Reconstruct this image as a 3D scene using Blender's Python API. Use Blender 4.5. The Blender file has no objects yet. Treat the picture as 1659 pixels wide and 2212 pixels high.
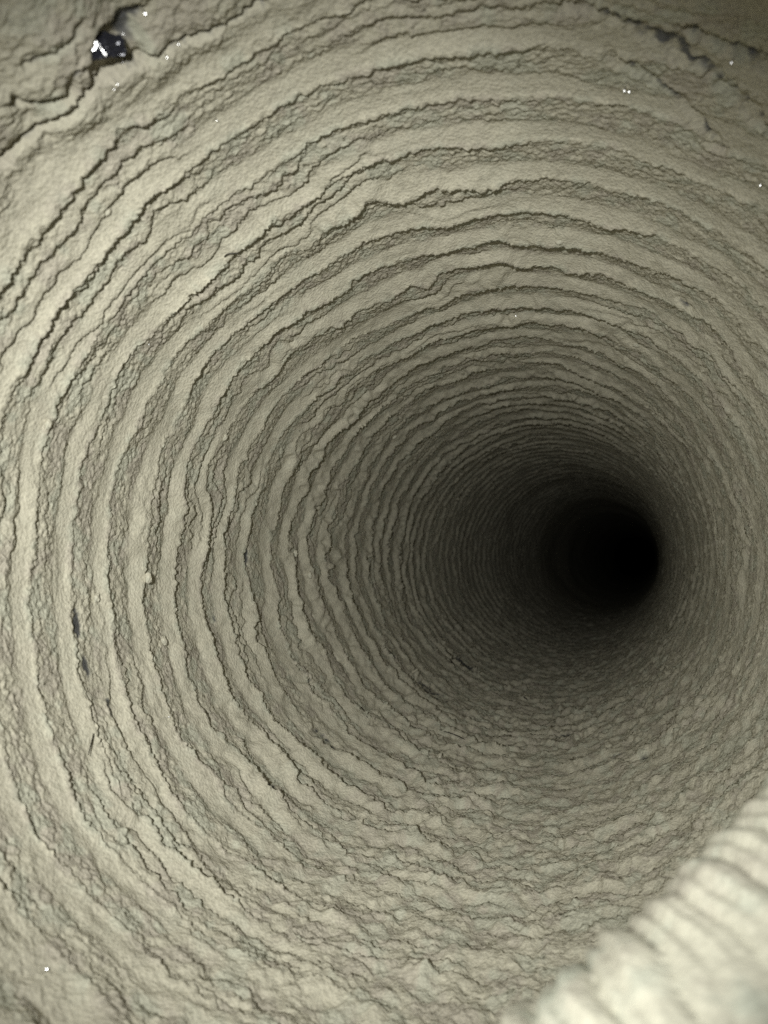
import bpy, math
import numpy as np

# ------------------------------------------------------------------ camera, world, lamp, exposure
scene = bpy.context.scene
R = 0.05                      # inner radius of the duct in metres
FPX, CX, CY = 1790.0, 829.5, 1106.0      # focal length and centre of the picture on a 1659 x 2212 grid

cam_data = bpy.data.cameras.new('camera')
cam = bpy.data.objects.new('camera', cam_data)
scene.collection.objects.link(cam)
cam.location = (0, 0, 0)
cam.rotation_euler = (math.radians(90), 0, 0)          # looks along +Y
cam_data.sensor_fit = 'VERTICAL'
cam_data.sensor_height = 36.0
cam_data.sensor_width = 27.0
cam_data.lens = 18.0 * FPX / 1106.0
cam_data.clip_start = 0.002
cam_data.clip_end = 50.0
cam_data.dof.use_dof = True
cam_data.dof.focus_distance = 3.1 * R
cam_data.dof.aperture_fstop = 54.0
scene.camera = cam

world = bpy.data.worlds.new('World')
scene.world = world
world.use_nodes = True
bg = world.node_tree.nodes['Background']
bg.inputs['Color'].default_value = (0, 0, 0, 1)        # sealed duct: nothing but the phone's flash lights it
bg.inputs['Strength'].default_value = 0.0

fl = bpy.data.lights.new('flash', 'SPOT')
fl.energy = 1.10
fl.color = (1.0, 1.0, 0.945)
fl.shadow_soft_size = 0.0016
fl.spot_size = math.radians(70.5)
fl.spot_blend = 1.0
flash = bpy.data.objects.new('flash', fl)
scene.collection.objects.link(flash)
FLASH = np.array([-0.22, -0.30, 0.15]) * R
flash.location = FLASH
flash.rotation_euler = (math.radians(90 - 6.5), 0, math.radians(-4.5))

scene.view_settings.view_transform = 'Standard'
scene.view_settings.look = 'None'
scene.view_settings.gamma = 1.0
scene.view_settings.use_curve_mapping = False
scene.view_settings.exposure = 0.0
scene.render.engine = 'CYCLES'
scene.cycles.use_denoising = False
scene.cycles.max_bounces = 5
scene.cycles.diffuse_bounces = 4

# ------------------------------------------------------------------ noise
rng = np.random.default_rng(11)
TAB = (rng.random((64, 64, 64)).astype(np.float32) * 2 - 1)

def vnoise(x, y, z, off=0.0):
    x = x + off * 1.7 + 100.0; y = y + off * 2.3 + 100.0; z = z + off * 3.1 + 100.0
    xi = np.floor(x).astype(np.int32); yi = np.floor(y).astype(np.int32); zi = np.floor(z).astype(np.int32)
    fx = (x - xi).astype(np.float32); fy = (y - yi).astype(np.float32); fz = (z - zi).astype(np.float32)
    fx = fx * fx * fx * (fx * (fx * 6 - 15) + 10)
    fy = fy * fy * fy * (fy * (fy * 6 - 15) + 10)
    fz = fz * fz * fz * (fz * (fz * 6 - 15) + 10)
    x0 = xi & 63; x1 = (xi + 1) & 63; y0 = yi & 63; y1 = (yi + 1) & 63; z0 = zi & 63; z1 = (zi + 1) & 63
    def L(a, b, t): return a + (b - a) * t
    return L(L(L(TAB[x0, y0, z0], TAB[x1, y0, z0], fx), L(TAB[x0, y1, z0], TAB[x1, y1, z0], fx), fy),
             L(L(TAB[x0, y0, z1], TAB[x1, y0, z1], fx), L(TAB[x0, y1, z1], TAB[x1, y1, z1], fx), fy), fz)

def sm(a, b, x):
    t = np.clip((x - a) / (b - a), 0, 1)
    return t * t * (3 - 2 * t)

# ------------------------------------------------------------------ materials
def new_mat(name):
    m = bpy.data.materials.new(name); m.use_nodes = True
    nt = m.node_tree; nt.nodes.clear()
    out = nt.nodes.new('ShaderNodeOutputMaterial')
    return m, nt, out

def lint_material(name, cols=None, attrs=True, bump=0.45):
    m, nt, out = new_mat(name)
    N, Lk = nt.nodes.new, nt.links.new
    tc = N('ShaderNodeTexCoord')
    def noise(sc, det, rough=0.6):
        n = N('ShaderNodeTexNoise'); n.inputs['Scale'].default_value = sc / R
        n.inputs['Detail'].default_value = det; n.inputs['Roughness'].default_value = rough
        Lk(tc.outputs['Object'], n.inputs['Vector']); return n.outputs['Fac']
    def attr(an):
        n = N('ShaderNodeAttribute'); n.attribute_name = an; return n.outputs['Fac']
    cols = cols or ((0.498, 0.474, 0.382), (0.455, 0.425, 0.352), (0.472, 0.468, 0.382))
    def rgb(c):
        n = N('ShaderNodeRGB'); n.outputs[0].default_value = (*c, 1); return n.outputs[0]
    def mix(fac, a, b):
        n = N('ShaderNodeMix'); n.data_type = 'RGBA'
        Lk(fac, n.inputs[0]); Lk(a, n.inputs[6]); Lk(b, n.inputs[7]); return n.outputs[2]
    def ramp(src, a, b, c=0.0, d=1.0):
        n = N('ShaderNodeMapRange'); n.inputs['From Min'].default_value = a; n.inputs['From Max'].default_value = b
        n.inputs['To Min'].default_value = c; n.inputs['To Max'].default_value = d
        Lk(src, n.inputs['Value']); return n.outputs['Result']
    g = noise(120, 1, 0.7)
    if attrs:                      # fibre colours follow the noise fields the lint was laid down with
        f1, f2 = attr('pink'), attr('green')
    else:
        f1, f2 = ramp(noise(9, 2), 0.48, 0.68), ramp(noise(14, 2), 0.52, 0.70)
    c = mix(f1, rgb(cols[0]), rgb(cols[1]))
    c = mix(f2, c, rgb(cols[2]))
    hs = N('ShaderNodeHueSaturation'); Lk(c, hs.inputs['Color'])
    Lk(ramp(g, 0.3, 0.7, 0.86, 1.10), hs.inputs['Value'])
    c = hs.outputs['Color']
    bp = N('ShaderNodeBump'); bp.inputs['Strength'].default_value = bump; bp.inputs['Distance'].default_value = 0.010 * R
    Lk(g, bp.inputs['Height'])
    df = N('ShaderNodeBsdfDiffuse'); df.inputs['Roughness'].default_value = 0.05
    Lk(c, df.inputs['Color']); Lk(bp.outputs['Normal'], df.inputs['Normal'])
    sh = df.outputs[0]
    if attrs:
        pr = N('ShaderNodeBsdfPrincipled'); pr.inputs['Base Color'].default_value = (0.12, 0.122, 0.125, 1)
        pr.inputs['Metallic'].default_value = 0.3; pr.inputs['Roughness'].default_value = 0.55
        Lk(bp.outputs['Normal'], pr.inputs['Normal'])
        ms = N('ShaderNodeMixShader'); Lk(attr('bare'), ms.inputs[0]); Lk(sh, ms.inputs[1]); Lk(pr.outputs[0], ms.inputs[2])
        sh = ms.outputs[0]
    Lk(sh, out.inputs['Surface'])
    return m

def simple_mat(name, col, metallic, rough, bump=0.0, bscale=60):
    m, nt, out = new_mat(name)
    pr = nt.nodes.new('ShaderNodeBsdfPrincipled')
    tc = nt.nodes.new('ShaderNodeTexCoord')
    n = nt.nodes.new('ShaderNodeTexNoise'); n.inputs['Scale'].default_value = bscale / R; n.inputs['Detail'].default_value = 4
    nt.links.new(tc.outputs['Object'], n.inputs['Vector'])
    mx = nt.nodes.new('ShaderNodeMix'); mx.data_type = 'RGBA'
    mx.inputs[6].default_value = (*[v * 0.75 for v in col], 1); mx.inputs[7].default_value = (*[min(1, v * 1.2) for v in col], 1)
    nt.links.new(n.outputs['Fac'], mx.inputs[0]); nt.links.new(mx.outputs[2], pr.inputs['Base Color'])
    pr.inputs['Metallic'].default_value = metallic; pr.inputs['Roughness'].default_value = rough
    if bump:
        bp = nt.nodes.new('ShaderNodeBump'); bp.inputs['Strength'].default_value = bump; bp.inputs['Distance'].default_value = 0.01 * R
        nt.links.new(n.outputs['Fac'], bp.inputs['Height']); nt.links.new(bp.outputs['Normal'], pr.inputs['Normal'])
    nt.links.new(pr.outputs[0], out.inputs['Surface'])
    return m

M_lint = lint_material('lint')
M_clump = lint_material('loose_lint', attrs=False)
M_lip = lint_material('pale_lint', ((0.53, 0.515, 0.425), (0.49, 0.465, 0.39), (0.48, 0.495, 0.415)), attrs=False, bump=0.2)
M_dark_foil = simple_mat('dark_plastic_film', (0.030, 0.031, 0.042), 0.3, 0.22, 0.15)
M_foil = simple_mat('bright_foil', (0.9, 0.9, 0.92), 1.0, 0.34, 0.2)
M_hair = simple_mat('dark_hair', (0.02, 0.017, 0.012), 0.0, 0.5)

# ------------------------------------------------------------------ mesh helpers
def mesh_from(name, V, F, mat, parent=None, attrs=None, smooth=True):
    me = bpy.data.meshes.new(name)
    k = F.shape[1]
    me.vertices.add(len(V)); me.vertices.foreach_set('co', np.ascontiguousarray(V, np.float32).ravel())
    me.loops.add(F.size); me.loops.foreach_set('vertex_index', np.ascontiguousarray(F, np.int32).ravel())
    me.polygons.add(len(F))
    me.polygons.foreach_set('loop_start', np.arange(0, F.size, k, dtype=np.int32))
    me.polygons.foreach_set('use_smooth', np.full(len(F), smooth, dtype=bool))
    for an, av in (attrs or {}).items():
        a = me.attributes.new(an, 'FLOAT', 'POINT'); a.data.foreach_set('value', np.ascontiguousarray(av, np.float32))
    me.update(calc_edges=True); me.validate()
    me.materials.append(mat)
    o = bpy.data.objects.new(name, me); scene.collection.objects.link(o)
    if parent: o.parent = parent
    return o

def sub_mesh(name, V, F, mat, parent, attrs=None):
    used, inv = np.unique(F, return_inverse=True)
    return mesh_from(name, V[used], inv.reshape(F.shape), mat, parent, {k: v[used] for k, v in (attrs or {}).items()})

def thing(name, label, cat, group=None, loc=(0, 0, 0)):
    o = bpy.data.objects.new(name, None); scene.collection.objects.link(o); o.location = loc
    o.empty_display_size = 0.01
    tag(o, label, cat, group); return o

def tag(o, label, cat, group=None):
    o['label'] = label; o['category'] = cat
    if group: o['group'] = group
    return o

# ------------------------------------------------------------------ the duct: centre line and grid (units of R)
yk = np.array([-3, 1, 2.3, 3.4, 5.3, 8, 11, 14, 17, 42.0])
sk = np.array([.12, .15, .174, .20, .266, .31, .325, .325, .325, .325])
yy = np.linspace(-3, 42, 9001)
sl = np.interp(yy, yk, sk)
ker = np.ones(201) / 201
slp = np.convolve(np.pad(sl, 100, mode='edge'), ker, 'valid')
xx = np.concatenate([[0], np.cumsum((slp[1:] + slp[:-1]) / 2 * np.diff(yy))])
xx += 0.20 - np.interp(1.88, yy, xx)

NT = 1300
ys = np.concatenate([np.linspace(-1.2, 0.8, 40)[:-1], np.exp(np.linspace(math.log(0.8), math.log(13.5), 1010)), 13.5 + 28 * np.linspace(0, 1, 80)[1:] ** 1.6])
NS = len(ys)
th = np.linspace(0, 2 * np.pi, NT, endpoint=False)
cxs = np.interp(ys, yy, xx); cslope = np.interp(ys, yy, slp)
C = np.stack([cxs, ys, -0.0545 * ys], 1)
T = np.stack([cslope, np.ones(NS), np.full(NS, -0.0545)], 1); T /= np.linalg.norm(T, axis=1)[:, None]
U = np.cross(T, np.array([0, 0, 1.0])); U /= np.linalg.norm(U, axis=1)[:, None]
W = np.cross(U, T)
ct, st = np.cos(th), np.sin(th)
DIR = U[:, None, :] * ct[None, :, None] + W[:, None, :] * st[None, :, None]      # outward
BASE = C[:, None, :] + DIR
S, TH = np.meshgrid(ys, th, indexing='ij')
S = S.astype(np.float32); TH = TH.astype(np.float32)
NX = np.cos(TH); NY = np.sin(TH)

vis = (S > 0.78) & (S < 9.4)
with np.errstate(divide='ignore', invalid='ignore'):
    PX = np.where(vis, CX + FPX * BASE[..., 0] / BASE[..., 1], 1e6)
    PY = np.where(vis, CY - FPX * BASE[..., 2] / BASE[..., 1], 1e6)

def locate(px, py):
    d = (PX - px) ** 2 + (PY - py) ** 2
    i, j = np.unravel_index(np.argmin(d), d.shape)
    return i, j

def dth(a):
    return (TH - a + np.pi) % (2 * np.pi) - np.pi

# ridge fronts along the axis: measured spacing near the camera, then a regular pitch
fronts = [-1.2, -0.9, -0.6, -0.3, 0, .27, .54, .8, 1.06, 1.37, 1.55, 1.72, 1.89, 2.07, 2.26, 2.46, 2.68, 2.90, 3.14, 3.40, 3.66, 3.94, 4.2, 4.48]
while fronts[-1] < 43: fronts.append(fronts[-1] + 0.255 + 0.03 * math.sin(len(fronts) * 2.3))
fronts = np.array(fronts)
phase0 = np.interp(S, fronts, np.arange(len(fronts))).astype(np.float32)
SEAM = 9        # index of the joint ring (s = 1.37)

def n3(f, sa=1.0, off=0.0):
    a, b, c = NX * f, NY * f, S * (f * sa)
    return vnoise(0.80 * a + 0.60 * b, -0.48 * a + 0.64 * b + 0.60 * c, 0.36 * a - 0.48 * b + 0.80 * c, off)

bottom = 1 - sm(-1.0, -0.5, NY - 0.25 * NX)                        # lint piles up on the lower side
right = sm(0.25, 0.9, NX)
nA = n3(1.3, 0.5, 1); nB = n3(4.5, 0.5, 2); nC = n3(14, 0.45, 3); nD = n3(38, 0.5, 4); nE = n3(80, 0.7, 12)
defect = sm(0.25, 0.65, n3(3.1, 0.9, 5))
warp = 0.20 * nA + 0.20 * nB + (0.11 + 0.13 * sm(2.4, 5.0, S)) * nC + (0.06 + 0.06 * sm(2.4, 5.0, S)) * nD + 0.02 * nE + defect * 0.30 * n3(8, 0.7, 6)
warp *= (1 + 0.5 * bottom) * (0.6 + 0.4 * sm(1.6, 2.5, S))
seamdist = S - 1.37
warp *= 0.35 + 0.65 * sm(0.0, 0.3, np.abs(seamdist))
phi = phase0 + warp
idx = np.floor(phi).astype(np.int32)
f1 = phi - idx
def saw(f, a, b, d):
    return (0.12 * f + 0.88 * sm(a, b, f)) * (1 - sm(d, 1.0, f))
amp = 0.0245 * (0.92 + 0.55 * n3(2.2, 0.9, 7) + 0.45 * n3(7, 0.8, 8))
amp = np.clip(amp, 0.006, None) * (0.44 + 0.56 * sm(1.5, 2.6, S)) * (1 - 0.1 * bottom) * (1 - 0.55 * right) * (1 - 0.2 * sm(3.5, 9.0, S))
# a front: sharp little drop at its edge, then the rough back of the ridge slopes away, then the smooth face climbs again
lipf = np.clip(0.62 + 0.25 * nB + 0.2 * nC, 0.2, 0.95)
back = 1 - lipf * sm(0.0, 0.06, f1) - (1 - lipf) * np.clip((f1 - 0.03) / 0.70, 0, 1)
h = amp * (back * (1 - sm(0.56, 0.985, f1)) + sm(0.56, 0.985, f1))
# thinner shelves of lint between the main ones
g2 = sm(-0.15, 0.5, n3(3.3, 1.2, 9) + 0.1 * bottom)
p2 = phi * 2.75 + 0.45 * nB + 0.16 * nC + 0.08 * nD + 0.05 * nE
f2 = p2 - np.floor(p2)
h += 0.0100 * (1 - 0.2 * bottom) * g2 * saw(f2, 0.2, 0.85, 0.90)
g3 = sm(0.0, 0.6, n3(4.7, 1.2, 10) + 0.1 * bottom)
p3 = phi * 5.3 + 0.4 * nC + 0.15 * nD + 0.1 * nE
f3 = p3 - np.floor(p3)
h += 0.0040 * (1 - 0.2 * bottom) * g3 * saw(f3, 0.1, 0.8, 0.82) * (1 - sm(0.4, 0.6, f1) * (1 - bottom))
# grain: fine pile in the hollows, smooth dust on the bands that face the camera
band = sm(0.56 + 0.10 * nC, 0.72 + 0.10 * nC, f1) * (1 - sm(0.90, 0.98, f1)) * (1 - 0.85 * bottom)
gr = (0.5 + 0.5 * n3(80, 1.0, 13)) * 0.0035 + (0.5 + 0.5 * n3(150, 1.0, 14)) * 0.0085
h += gr * (1 - 0.88 * band * (1 - 0.4 * right))
# lumps
b7 = (0.5 + 0.5 * n3(8, 1.3, 15)) ** 1.6; b16 = (0.5 + 0.5 * n3(19, 1.3, 16)) ** 1.6; b40 = 0.5 + 0.5 * n3(42, 1.2, 18)
bl = (bottom + 0.35 * (1 - sm(-0.75, -0.2, NY)) * (1 - bottom)) * (1 - 0.5 * sm(-0.3, 0.4, NX))
h += (0.003 + 0.018 * bottom) * b7 + (0.002 + 0.022 * bl + 0.005 * right) * b16 + (0.012 * bl + 0.003 * right) * b40
h += 0.03 * n3(1.1, 0.6, 17)
bare = np.zeros_like(S)

# the collar on the camera's side of the joint: no ridges, big soft pillows of lint
col = 1 - sm(-0.10, 0.0, seamdist + 0.02 * nB)
pil = np.abs(n3(4.5, 1.0, 20)) * 0.035 + np.abs(n3(10, 1.0, 21)) * 0.02 + b16 * 0.015 + gr
h = h * (1 - col) + (pil - 0.012) * col

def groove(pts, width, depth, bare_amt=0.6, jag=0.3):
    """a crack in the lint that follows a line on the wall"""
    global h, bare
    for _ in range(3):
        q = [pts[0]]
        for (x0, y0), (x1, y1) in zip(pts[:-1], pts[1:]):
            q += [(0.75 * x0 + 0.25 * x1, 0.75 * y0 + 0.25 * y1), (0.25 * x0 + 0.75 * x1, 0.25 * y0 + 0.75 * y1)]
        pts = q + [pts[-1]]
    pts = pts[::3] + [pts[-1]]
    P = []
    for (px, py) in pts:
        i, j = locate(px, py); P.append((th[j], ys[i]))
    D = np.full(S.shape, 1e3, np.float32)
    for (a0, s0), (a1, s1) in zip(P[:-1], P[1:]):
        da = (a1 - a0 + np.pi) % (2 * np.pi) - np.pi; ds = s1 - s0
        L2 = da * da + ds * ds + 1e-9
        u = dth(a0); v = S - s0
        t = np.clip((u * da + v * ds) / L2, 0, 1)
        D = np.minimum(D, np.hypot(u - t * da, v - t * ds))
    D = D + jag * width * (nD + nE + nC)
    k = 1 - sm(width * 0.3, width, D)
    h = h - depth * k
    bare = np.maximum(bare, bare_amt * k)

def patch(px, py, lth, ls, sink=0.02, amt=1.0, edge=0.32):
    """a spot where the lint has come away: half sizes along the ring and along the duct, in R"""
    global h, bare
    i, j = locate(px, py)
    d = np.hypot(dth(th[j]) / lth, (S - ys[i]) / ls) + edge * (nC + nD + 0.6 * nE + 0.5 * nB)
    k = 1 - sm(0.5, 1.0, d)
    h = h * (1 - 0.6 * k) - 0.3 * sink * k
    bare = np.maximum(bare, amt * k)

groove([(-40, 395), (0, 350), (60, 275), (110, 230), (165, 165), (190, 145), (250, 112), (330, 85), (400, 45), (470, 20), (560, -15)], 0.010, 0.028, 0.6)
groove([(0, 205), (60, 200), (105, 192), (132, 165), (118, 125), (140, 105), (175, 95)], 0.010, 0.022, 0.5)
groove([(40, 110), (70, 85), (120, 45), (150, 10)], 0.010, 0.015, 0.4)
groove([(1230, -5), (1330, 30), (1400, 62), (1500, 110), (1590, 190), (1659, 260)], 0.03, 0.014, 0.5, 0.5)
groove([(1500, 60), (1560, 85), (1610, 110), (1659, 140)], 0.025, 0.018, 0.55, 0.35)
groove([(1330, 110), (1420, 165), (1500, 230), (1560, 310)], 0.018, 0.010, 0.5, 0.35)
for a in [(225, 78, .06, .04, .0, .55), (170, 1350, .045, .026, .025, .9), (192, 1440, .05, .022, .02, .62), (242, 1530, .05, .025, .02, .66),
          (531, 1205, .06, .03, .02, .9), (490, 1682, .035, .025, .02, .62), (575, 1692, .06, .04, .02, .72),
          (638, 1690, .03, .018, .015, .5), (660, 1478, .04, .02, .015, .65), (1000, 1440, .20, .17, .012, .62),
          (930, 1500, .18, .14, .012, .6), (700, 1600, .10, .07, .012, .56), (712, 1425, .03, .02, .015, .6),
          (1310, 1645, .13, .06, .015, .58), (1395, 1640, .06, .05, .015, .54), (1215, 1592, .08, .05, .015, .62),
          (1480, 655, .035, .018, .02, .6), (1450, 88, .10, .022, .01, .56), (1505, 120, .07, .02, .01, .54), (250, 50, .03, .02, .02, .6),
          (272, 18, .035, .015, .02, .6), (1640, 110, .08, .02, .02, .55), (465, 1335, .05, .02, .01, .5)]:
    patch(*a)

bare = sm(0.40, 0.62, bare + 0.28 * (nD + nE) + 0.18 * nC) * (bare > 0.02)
pink = sm(-0.05, 0.55, n3(15, 0.8, 40) + 0.7 * n3(33, 0.8, 41))
green = sm(0.0, 0.6, n3(17, 0.8, 42) + 0.7 * n3(37, 0.8, 43))
pink = pink * (1 - 0.8 * band); green = green * (1 - 0.8 * band)
# frayed edges: the shelf fronts lean over, pieces of them stand proud
lean = 0.35 * np.clip(h, 0, 0.08) + 0.006 * nC * sm(0.6, 0.9, f1)
rad = 1.0 - h
POS = (C[:, None, :] + DIR * rad[..., None] + T[:, None, :] * lean[..., None]) * R
POS = POS.astype(np.float32)
with np.errstate(divide='ignore', invalid='ignore'):
    PX2 = np.where(vis, CX + FPX * POS[..., 0] / POS[..., 1], 1e6)
    PY2 = np.where(vis, CY - FPX * POS[..., 2] / POS[..., 1], 1e6)

ii, jj = np.meshgrid(np.arange(NS - 1), np.arange(NT), indexing='ij')
j2 = (jj + 1) % NT
F = np.stack([ii * NT + jj, ii * NT + j2, (ii + 1) * NT + j2, (ii + 1) * NT + jj], -1).reshape(-1, 4)
fi = np.minimum.reduce([idx[:-1], idx[1:], np.roll(idx, -1, 1)[:-1], np.roll(idx, -1, 1)[1:]]).reshape(-1)
V = POS.reshape(-1, 3); ATT = {'bare': bare.reshape(-1), 'pink': pink.reshape(-1), 'green': green.reshape(-1)}

duct = thing('ventilation_duct', 'round ribbed duct running into darkness, coated inside with beige lint', 'duct')
LAST = 58
o = sub_mesh('collar', V, F[fi < SEAM], M_lint, duct, ATT)
o['label'] = 'lumpy lint coated collar with dark cracks before the first ridge'
for k in range(SEAM, LAST):
    m = fi == k
    if m.sum(): sub_mesh('ridge', V, F[m], M_lint, duct, ATT)
sub_mesh('far_wall', V, F[fi >= LAST], M_lint, duct, ATT)['label'] = 'far end of the duct lost in the dark'

# ------------------------------------------------------------------ the folded ribbed lip in the foreground
def ray(px, py):
    return np.array([(px - CX) / FPX, 1.0, -(py - CY) / FPX])
Q0 = ray(1035, 2222) * 0.82; Q1 = ray(1668, 1668) * 1.02
ax = (Q1 - Q0); LEN = np.linalg.norm(ax); ax /= LEN
nrm = np.cross(Q0, Q1); nrm /= np.linalg.norm(nrm)
if nrm[2] < 0: nrm = -nrm                              # towards upper left
RHO = 0.31
mcam = np.cross(ax, nrm)
if np.dot(mcam, -Q0) < 0: mcam = -mcam                 # towards the camera
NA, NL = 220, 620
t = np.linspace(-0.75, LEN + 0.75, NL); al = np.linspace(0, 2 * np.pi, NA, endpoint=False)
TT, AL = np.meshgrid(t, al, indexing='ij')
PITCH = 0.063
px_, py_, pz_ = TT, np.cos(AL) * RHO, np.sin(AL) * RHO
wob = 0.22 * vnoise(px_ * 5, py_ * 5, pz_ * 5, 31) + 0.12 * vnoise(px_ * 16, py_ * 10, pz_ * 10, 32)
ph = TT / PITCH + wob + 1.7 * np.where(AL > np.pi, AL - 2 * np.pi, AL)
ki = np.floor(ph).astype(int); fr = ph - ki
ridge_h = 0.006 * sm(0, .6, (fr * 2.6) % 1.0) * (1 - sm(.7, 1., (fr * 2.6) % 1.0)) + (0.012 + 0.005 * vnoise(ki * 3.7, py_ * 3, pz_ * 3, 33)) * (np.clip(fr / 0.8, 0, 1) ** 0.6 * (1 - sm(0.80, 1.0, fr)))
lump = 0.003 * vnoise(px_ * 18, py_ * 18, pz_ * 18, 34) + 0.002 * np.abs(vnoise(px_ * 45, py_ * 45, pz_ * 45, 35))
bow = -0.022 * np.sin((TT / LEN) * np.pi) + 0.010 * vnoise(px_ * 4, py_ * 0, pz_ * 0, 36)
ridge_h = ridge_h * (1 - 0.45 * sm(0.25, 0.9, np.sin(AL)))
rr = RHO - 0.012 + ridge_h + lump + bow
LP = Q0[None, None] - nrm * RHO + ax * TT[..., None] + rr[..., None] * (np.cos(AL)[..., None] * nrm + np.sin(AL)[..., None] * mcam)
LP = (LP * R).reshape(-1, 3)
ii, jj = np.meshgrid(np.arange(NL - 1), np.arange(NA), indexing='ij')
j2 = (jj + 1) % NA
LF = np.stack([ii * NA + jj, (ii + 1) * NA + jj, (ii + 1) * NA + j2, ii * NA + j2], -1).reshape(-1, 4)
lk = ki[:-1][:, :].reshape(-1)
lip = thing('duct_fold', 'pale finely ribbed fold of duct, brightly lit in the bottom right corner', 'duct fold')
for k in np.unique(lk):
    sub_mesh('rib', LP, LF[lk == k], M_lip, lip)

# ------------------------------------------------------------------ small things lying on the lint
def wall(px, py, lift=0.0):
    d2 = (PX2 - px) ** 2 + (PY2 - py) ** 2
    i, j = np.unravel_index(np.argmin(d2), d2.shape)
    d = -DIR[i, j]
    return POS[i, j] + d * lift * R, d, T[i], np.cross(T[i], d)

def half(p):
    a = -p / np.linalg.norm(p); b = FLASH - p; b = b / np.linalg.norm(b)
    v = a + b; return v / np.linalg.norm(v)

def frame(n, up=np.array([0, 0, 1.0])):
    u = np.cross(up, n); u /= np.linalg.norm(u); return u, np.cross(n, u)

# dark torn film in the joint
p0, dn, tn, cn = wall(206, 92, 0.014)
sc = p0[1] / FPX                                       # metres per picture unit at this depth
nh = half(p0); uh, vh = frame(nh)
n0 = nh + 1.2 * dn; n0 /= np.linalg.norm(n0)
u0, v0 = frame(n0)
film = thing('plastic_film', 'crumpled dark glossy film scrap with a bright glint, in the upper left crack', 'film scrap', loc=tuple(p0))
gx, gy = 15, 11
outl = np.array([(-34, -36), (62, 6), (40, 40), (-40, 22)]) * sc      # corners, lower left first
vs = []
for b in range(gy):
    for a in range(gx):
        s_, t_ = a / (gx - 1), b / (gy - 1)
        q = (outl[0] * (1 - s_) + outl[1] * s_) * (1 - t_) + (outl[3] * (1 - s_) + outl[2] * s_) * t_
        z = rng.normal() * 1.6 * sc + 5 * sc * math.sin(s_ * 5 + t_ * 3) - 16 * sc * (t_ > 0.75) * (t_ - 0.75) * 4
        vs.append(u0 * (q[0] + rng.normal() * 1.0 * sc) + v0 * (q[1] + (rng.normal() * 1.2 * sc if 0 < b else 0)) + n0 * z)
vs = np.array(vs)
ii, jj = np.meshgrid(np.arange(gy - 1), np.arange(gx - 1), indexing='ij')
fs = np.stack([ii * gx + jj, ii * gx + jj + 1, (ii + 1) * gx + jj + 1, (ii + 1) * gx + jj], -1).reshape(-1, 4)
sheet = mesh_from('sheet', vs, fs, M_dark_foil, film, smooth=False)
md = sheet.modifiers.new('thickness', 'SOLIDIFY'); md.thickness = 0.0002
# the film's highlight: bright foil facets added and aimed to return the flash
def facet(name, pts, lift, parent, mat, bend=0.0):
    c = np.mean(pts, 0)
    top = [uh * x * sc + vh * y * sc + nh * (lift + bend * ((x - c[0]) ** 2 + (y - c[1]) ** 2) * 0.02) * sc for x, y in pts]
    cc = uh * c[0] * sc + vh * c[1] * sc + nh * (lift + 0.4) * sc
    vv = np.array(top + [cc] + [q - nh * 3 * sc for q in top]); n = len(pts)
    ff = [[k, (k + 1) % n, n] for k in range(n)]
    ff += [[n + 1 + k, n + 1 + (k + 1) % n, (k + 1) % n] for k in range(n)] + [[n + 1 + k, (k + 1) % n, k] for k in range(n)]
    return mesh_from(name, vv, np.array(ff), mat, parent, smooth=False)
facet('glint_facet', [(-14, -7), (-7, -3), (-4, 4), (-10, 19), (-13, 16)], 12, film, M_foil)
facet('glint_facet', [(-12, 18), (-10, 19), (12, -9), (11, -11)], 12, film, M_foil)
facet('glint_facet', [(9, -13), (14, -13), (15, -9), (10, -8)], 12, film, M_foil)

# foil flecks that sparkle in the flash
flecks = [(1350, 184, 5, 'large bright foil fleck, left of the pair on the upper right wall'),
          (1363, 188, 4, 'smaller foil fleck, right of the pair on the upper right wall'),
          (1590, 122, 6, 'foil fleck in the dark lint of the upper right corner'),
          (1649, 388, 4, 'foil fleck at the right edge of the upper right wall'),
          (258, 128, 3, 'foil fleck at the lower right corner of the dark film'),
          (236, 173, 3, 'left foil fleck of the close pair under the dark film'),
          (242, 169, 3.5, 'right foil fleck of the close pair under the dark film'),
          (361, 112, 3, 'foil fleck below the crack, right of the dark film'),
          (382, 83, 2.5, 'foil fleck on the dark crack right of the film'),
          (307, 14, 5, 'foil fleck at the top edge above the dark film'),
          (258, 60, 3, 'foil fleck just above the dark film'),
          (92, 2103, 5, 'foil fleck on the lumpy lint in the lower left corner'),
          (1115, 676, 2.2, 'tiny foil fleck on a ridge above the dark hole'),
          (462, 250, 2, 'tiny foil fleck on the smooth upper left band'),
          (313, 99+640, 2, 'tiny foil fleck on the left wall between two ridges'),
          (358, 1554, 2.2, 'tiny foil fleck on the lower left wall')]
for (fx, fy, fsz, lab) in flecks:
    p, d, tt, c = wall(fx, fy, 0.012)
    n = half(p); u, v = frame(n); s_ = fsz * p[1] / FPX * 0.5
    k = 6; ang = rng.random() * 6
    ring = [u * math.cos(ang + q * 2 * math.pi / k) * s_ * rng.uniform(.6, 1.15) + v * math.sin(ang + q * 2 * math.pi / k) * s_ * rng.uniform(.6, 1.15) - n * s_ * rng.uniform(0, .12) for q in range(k)]
    vv = np.array([n * 0.0 * s_] + ring + [-d * 0.02 * R])
    ff = [[0, 1 + q, 1 + (q + 1) % k] for q in range(k)] + [[k + 1, 1 + (q + 1) % k, 1 + q] for q in range(k)]
    o = mesh_from('foil_fleck', vv, np.array(ff), M_foil, smooth=False)
    o.location = p
    tag(o, lab, 'foil fleck', 'foil flecks caught in the lint')

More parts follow.
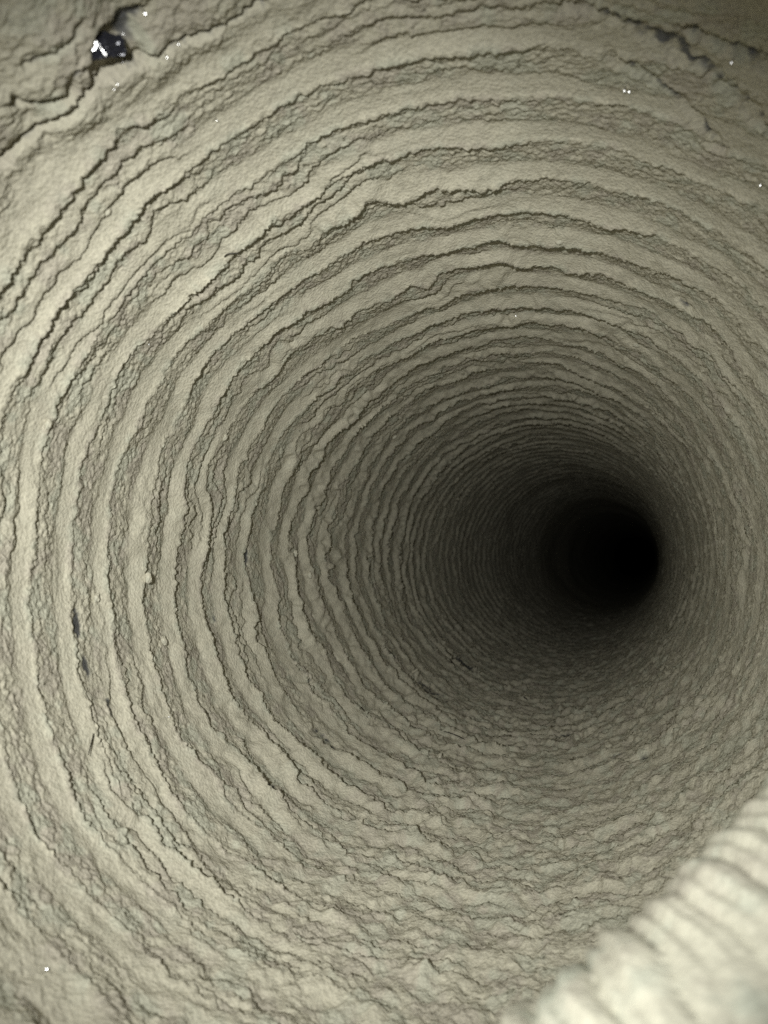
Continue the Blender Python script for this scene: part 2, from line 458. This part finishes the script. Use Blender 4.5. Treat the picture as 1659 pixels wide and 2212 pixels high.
# hairs
hairs = [([(776, 1532), (781, 1540), (790, 1553)], 'short dark hair on the lower left wall of the duct'),
         ([(958, 1586), (980, 1592), (1002, 1602)], 'long dark hair lying on the floor of the duct'),
         ([(834, 1408), (841, 1416), (849, 1425)], 'short dark hair on the shaded wall left of the hole'),
         ([(968, 1427), (974, 1433), (980, 1441)], 'dark hair nearest the black hole, lower left of it'),
         ([(1126, 1508), (1133, 1512), (1140, 1515)], 'tiny dark hair on the floor below the black hole'),
         ([(476, 545), (485, 540), (507, 535)], 'thin hair stuck to a ridge on the upper left wall'),
         ([(180, 1640), (186, 1610), (190, 1590)], 'dark hair across the ridges on the lower left wall')]
for pts, lab in hairs:
    cp = [wall(x, y, 0.014)[0] for x, y in pts]
    c0, c1, c2 = cp
    q = np.linspace(0, 1, 12)[:, None]
    path = c0 * (1 - q) * (1 - 2 * q) + 4 * c1 * q * (1 - q) + c2 * q * (2 * q - 1)
    wd = 1.5 * c1[1] / FPX
    vv = []
    for a in range(12):
        tg = path[min(a + 1, 11)] - path[max(a - 1, 0)]; tg /= np.linalg.norm(tg)
        u = np.cross(tg, [0, 1, 0.3]); u /= np.linalg.norm(u); v = np.cross(tg, u)
        r_ = wd * (0.35 + 0.65 * math.sin(math.pi * (a + 1) / 13))
        vv += [path[a] - c1 + (u * math.cos(b * math.pi / 3) + v * math.sin(b * math.pi / 3)) * r_ for b in range(6)]
    ff = [[a * 6 + b, a * 6 + (b + 1) % 6, (a + 1) * 6 + (b + 1) % 6, (a + 1) * 6 + b] for a in range(11) for b in range(6)]
    o = mesh_from('hair', np.array(vv), np.array(ff), M_hair); o.location = c1
    tag(o, lab, 'hair', 'hairs stuck to the lint')

# loose balls of lint
clumps = [(100, 914, 11, 'round lint ball on the far left ridge at mid height'),
          (484, 945, 8, 'small lint ball on the stepped edge of a left ridge'),
          (318, 1250, 13, 'lint ball bulging from the left ridge, level with the hole'),
          (852, 943, 6, 'tiny lint ball on the shaded ridges above left of the hole'),
          (636, 1195, 9, 'lint ball beside the dark gap left of the hole'),
          (590, 650, 8, 'lint ball where two ridges join on the upper left wall'),
          (1210, 520, 9, 'lint ball on a ridge of the upper wall'),
          (668, 1243, 8, 'lint ball on the middle left ridges'),
          (205, 1290, 10, 'lint ball just above the dark hole in the left wall'),
          (230, 455, 10, 'lint ball on the upper left ridge edge'),
          (350, 1385, 10, 'lint ball on the lower left ridges'),
          (1375, 742, 9, 'lint ball on the right upper wall')]
for (fx, fy, rpx, lab) in clumps:
    p, d, tt, c = wall(fx, fy, 0.004)
    r_ = rpx * p[1] / FPX * 0.8
    nu, nv = 24, 14
    vv, ff = [], []
    for a in range(nv + 1):
        for b in range(nu):
            la = math.pi * a / nv; lo = 2 * math.pi * b / nu
            vv.append((math.sin(la) * math.cos(lo), math.sin(la) * math.sin(lo), math.cos(la)))
    vv = np.array(vv)
    so = rng.random() * 20
    dis = 0.72 + 0.45 * np.abs(vnoise(vv[:, 0] * 1.6, vv[:, 1] * 1.6, vv[:, 2] * 1.6, so)) + 0.3 * np.abs(vnoise(vv[:, 0] * 4, vv[:, 1] * 4, vv[:, 2] * 4, so))
    vv = vv * dis[:, None]
    vv = (c * vv[:, :1] * 1.25 + tt * vv[:, 1:2] + d * vv[:, 2:3] * 0.7) * r_
    ff = [[a * nu + b, a * nu + (b + 1) % nu, (a + 1) * nu + (b + 1) % nu, (a + 1) * nu + b] for a in range(nv) for b in range(nu)]
    o = mesh_from('lint_ball', vv, np.array(ff), M_clump); o.location = p
    tag(o, lab, 'lint ball', 'loose balls of lint on the ridges')
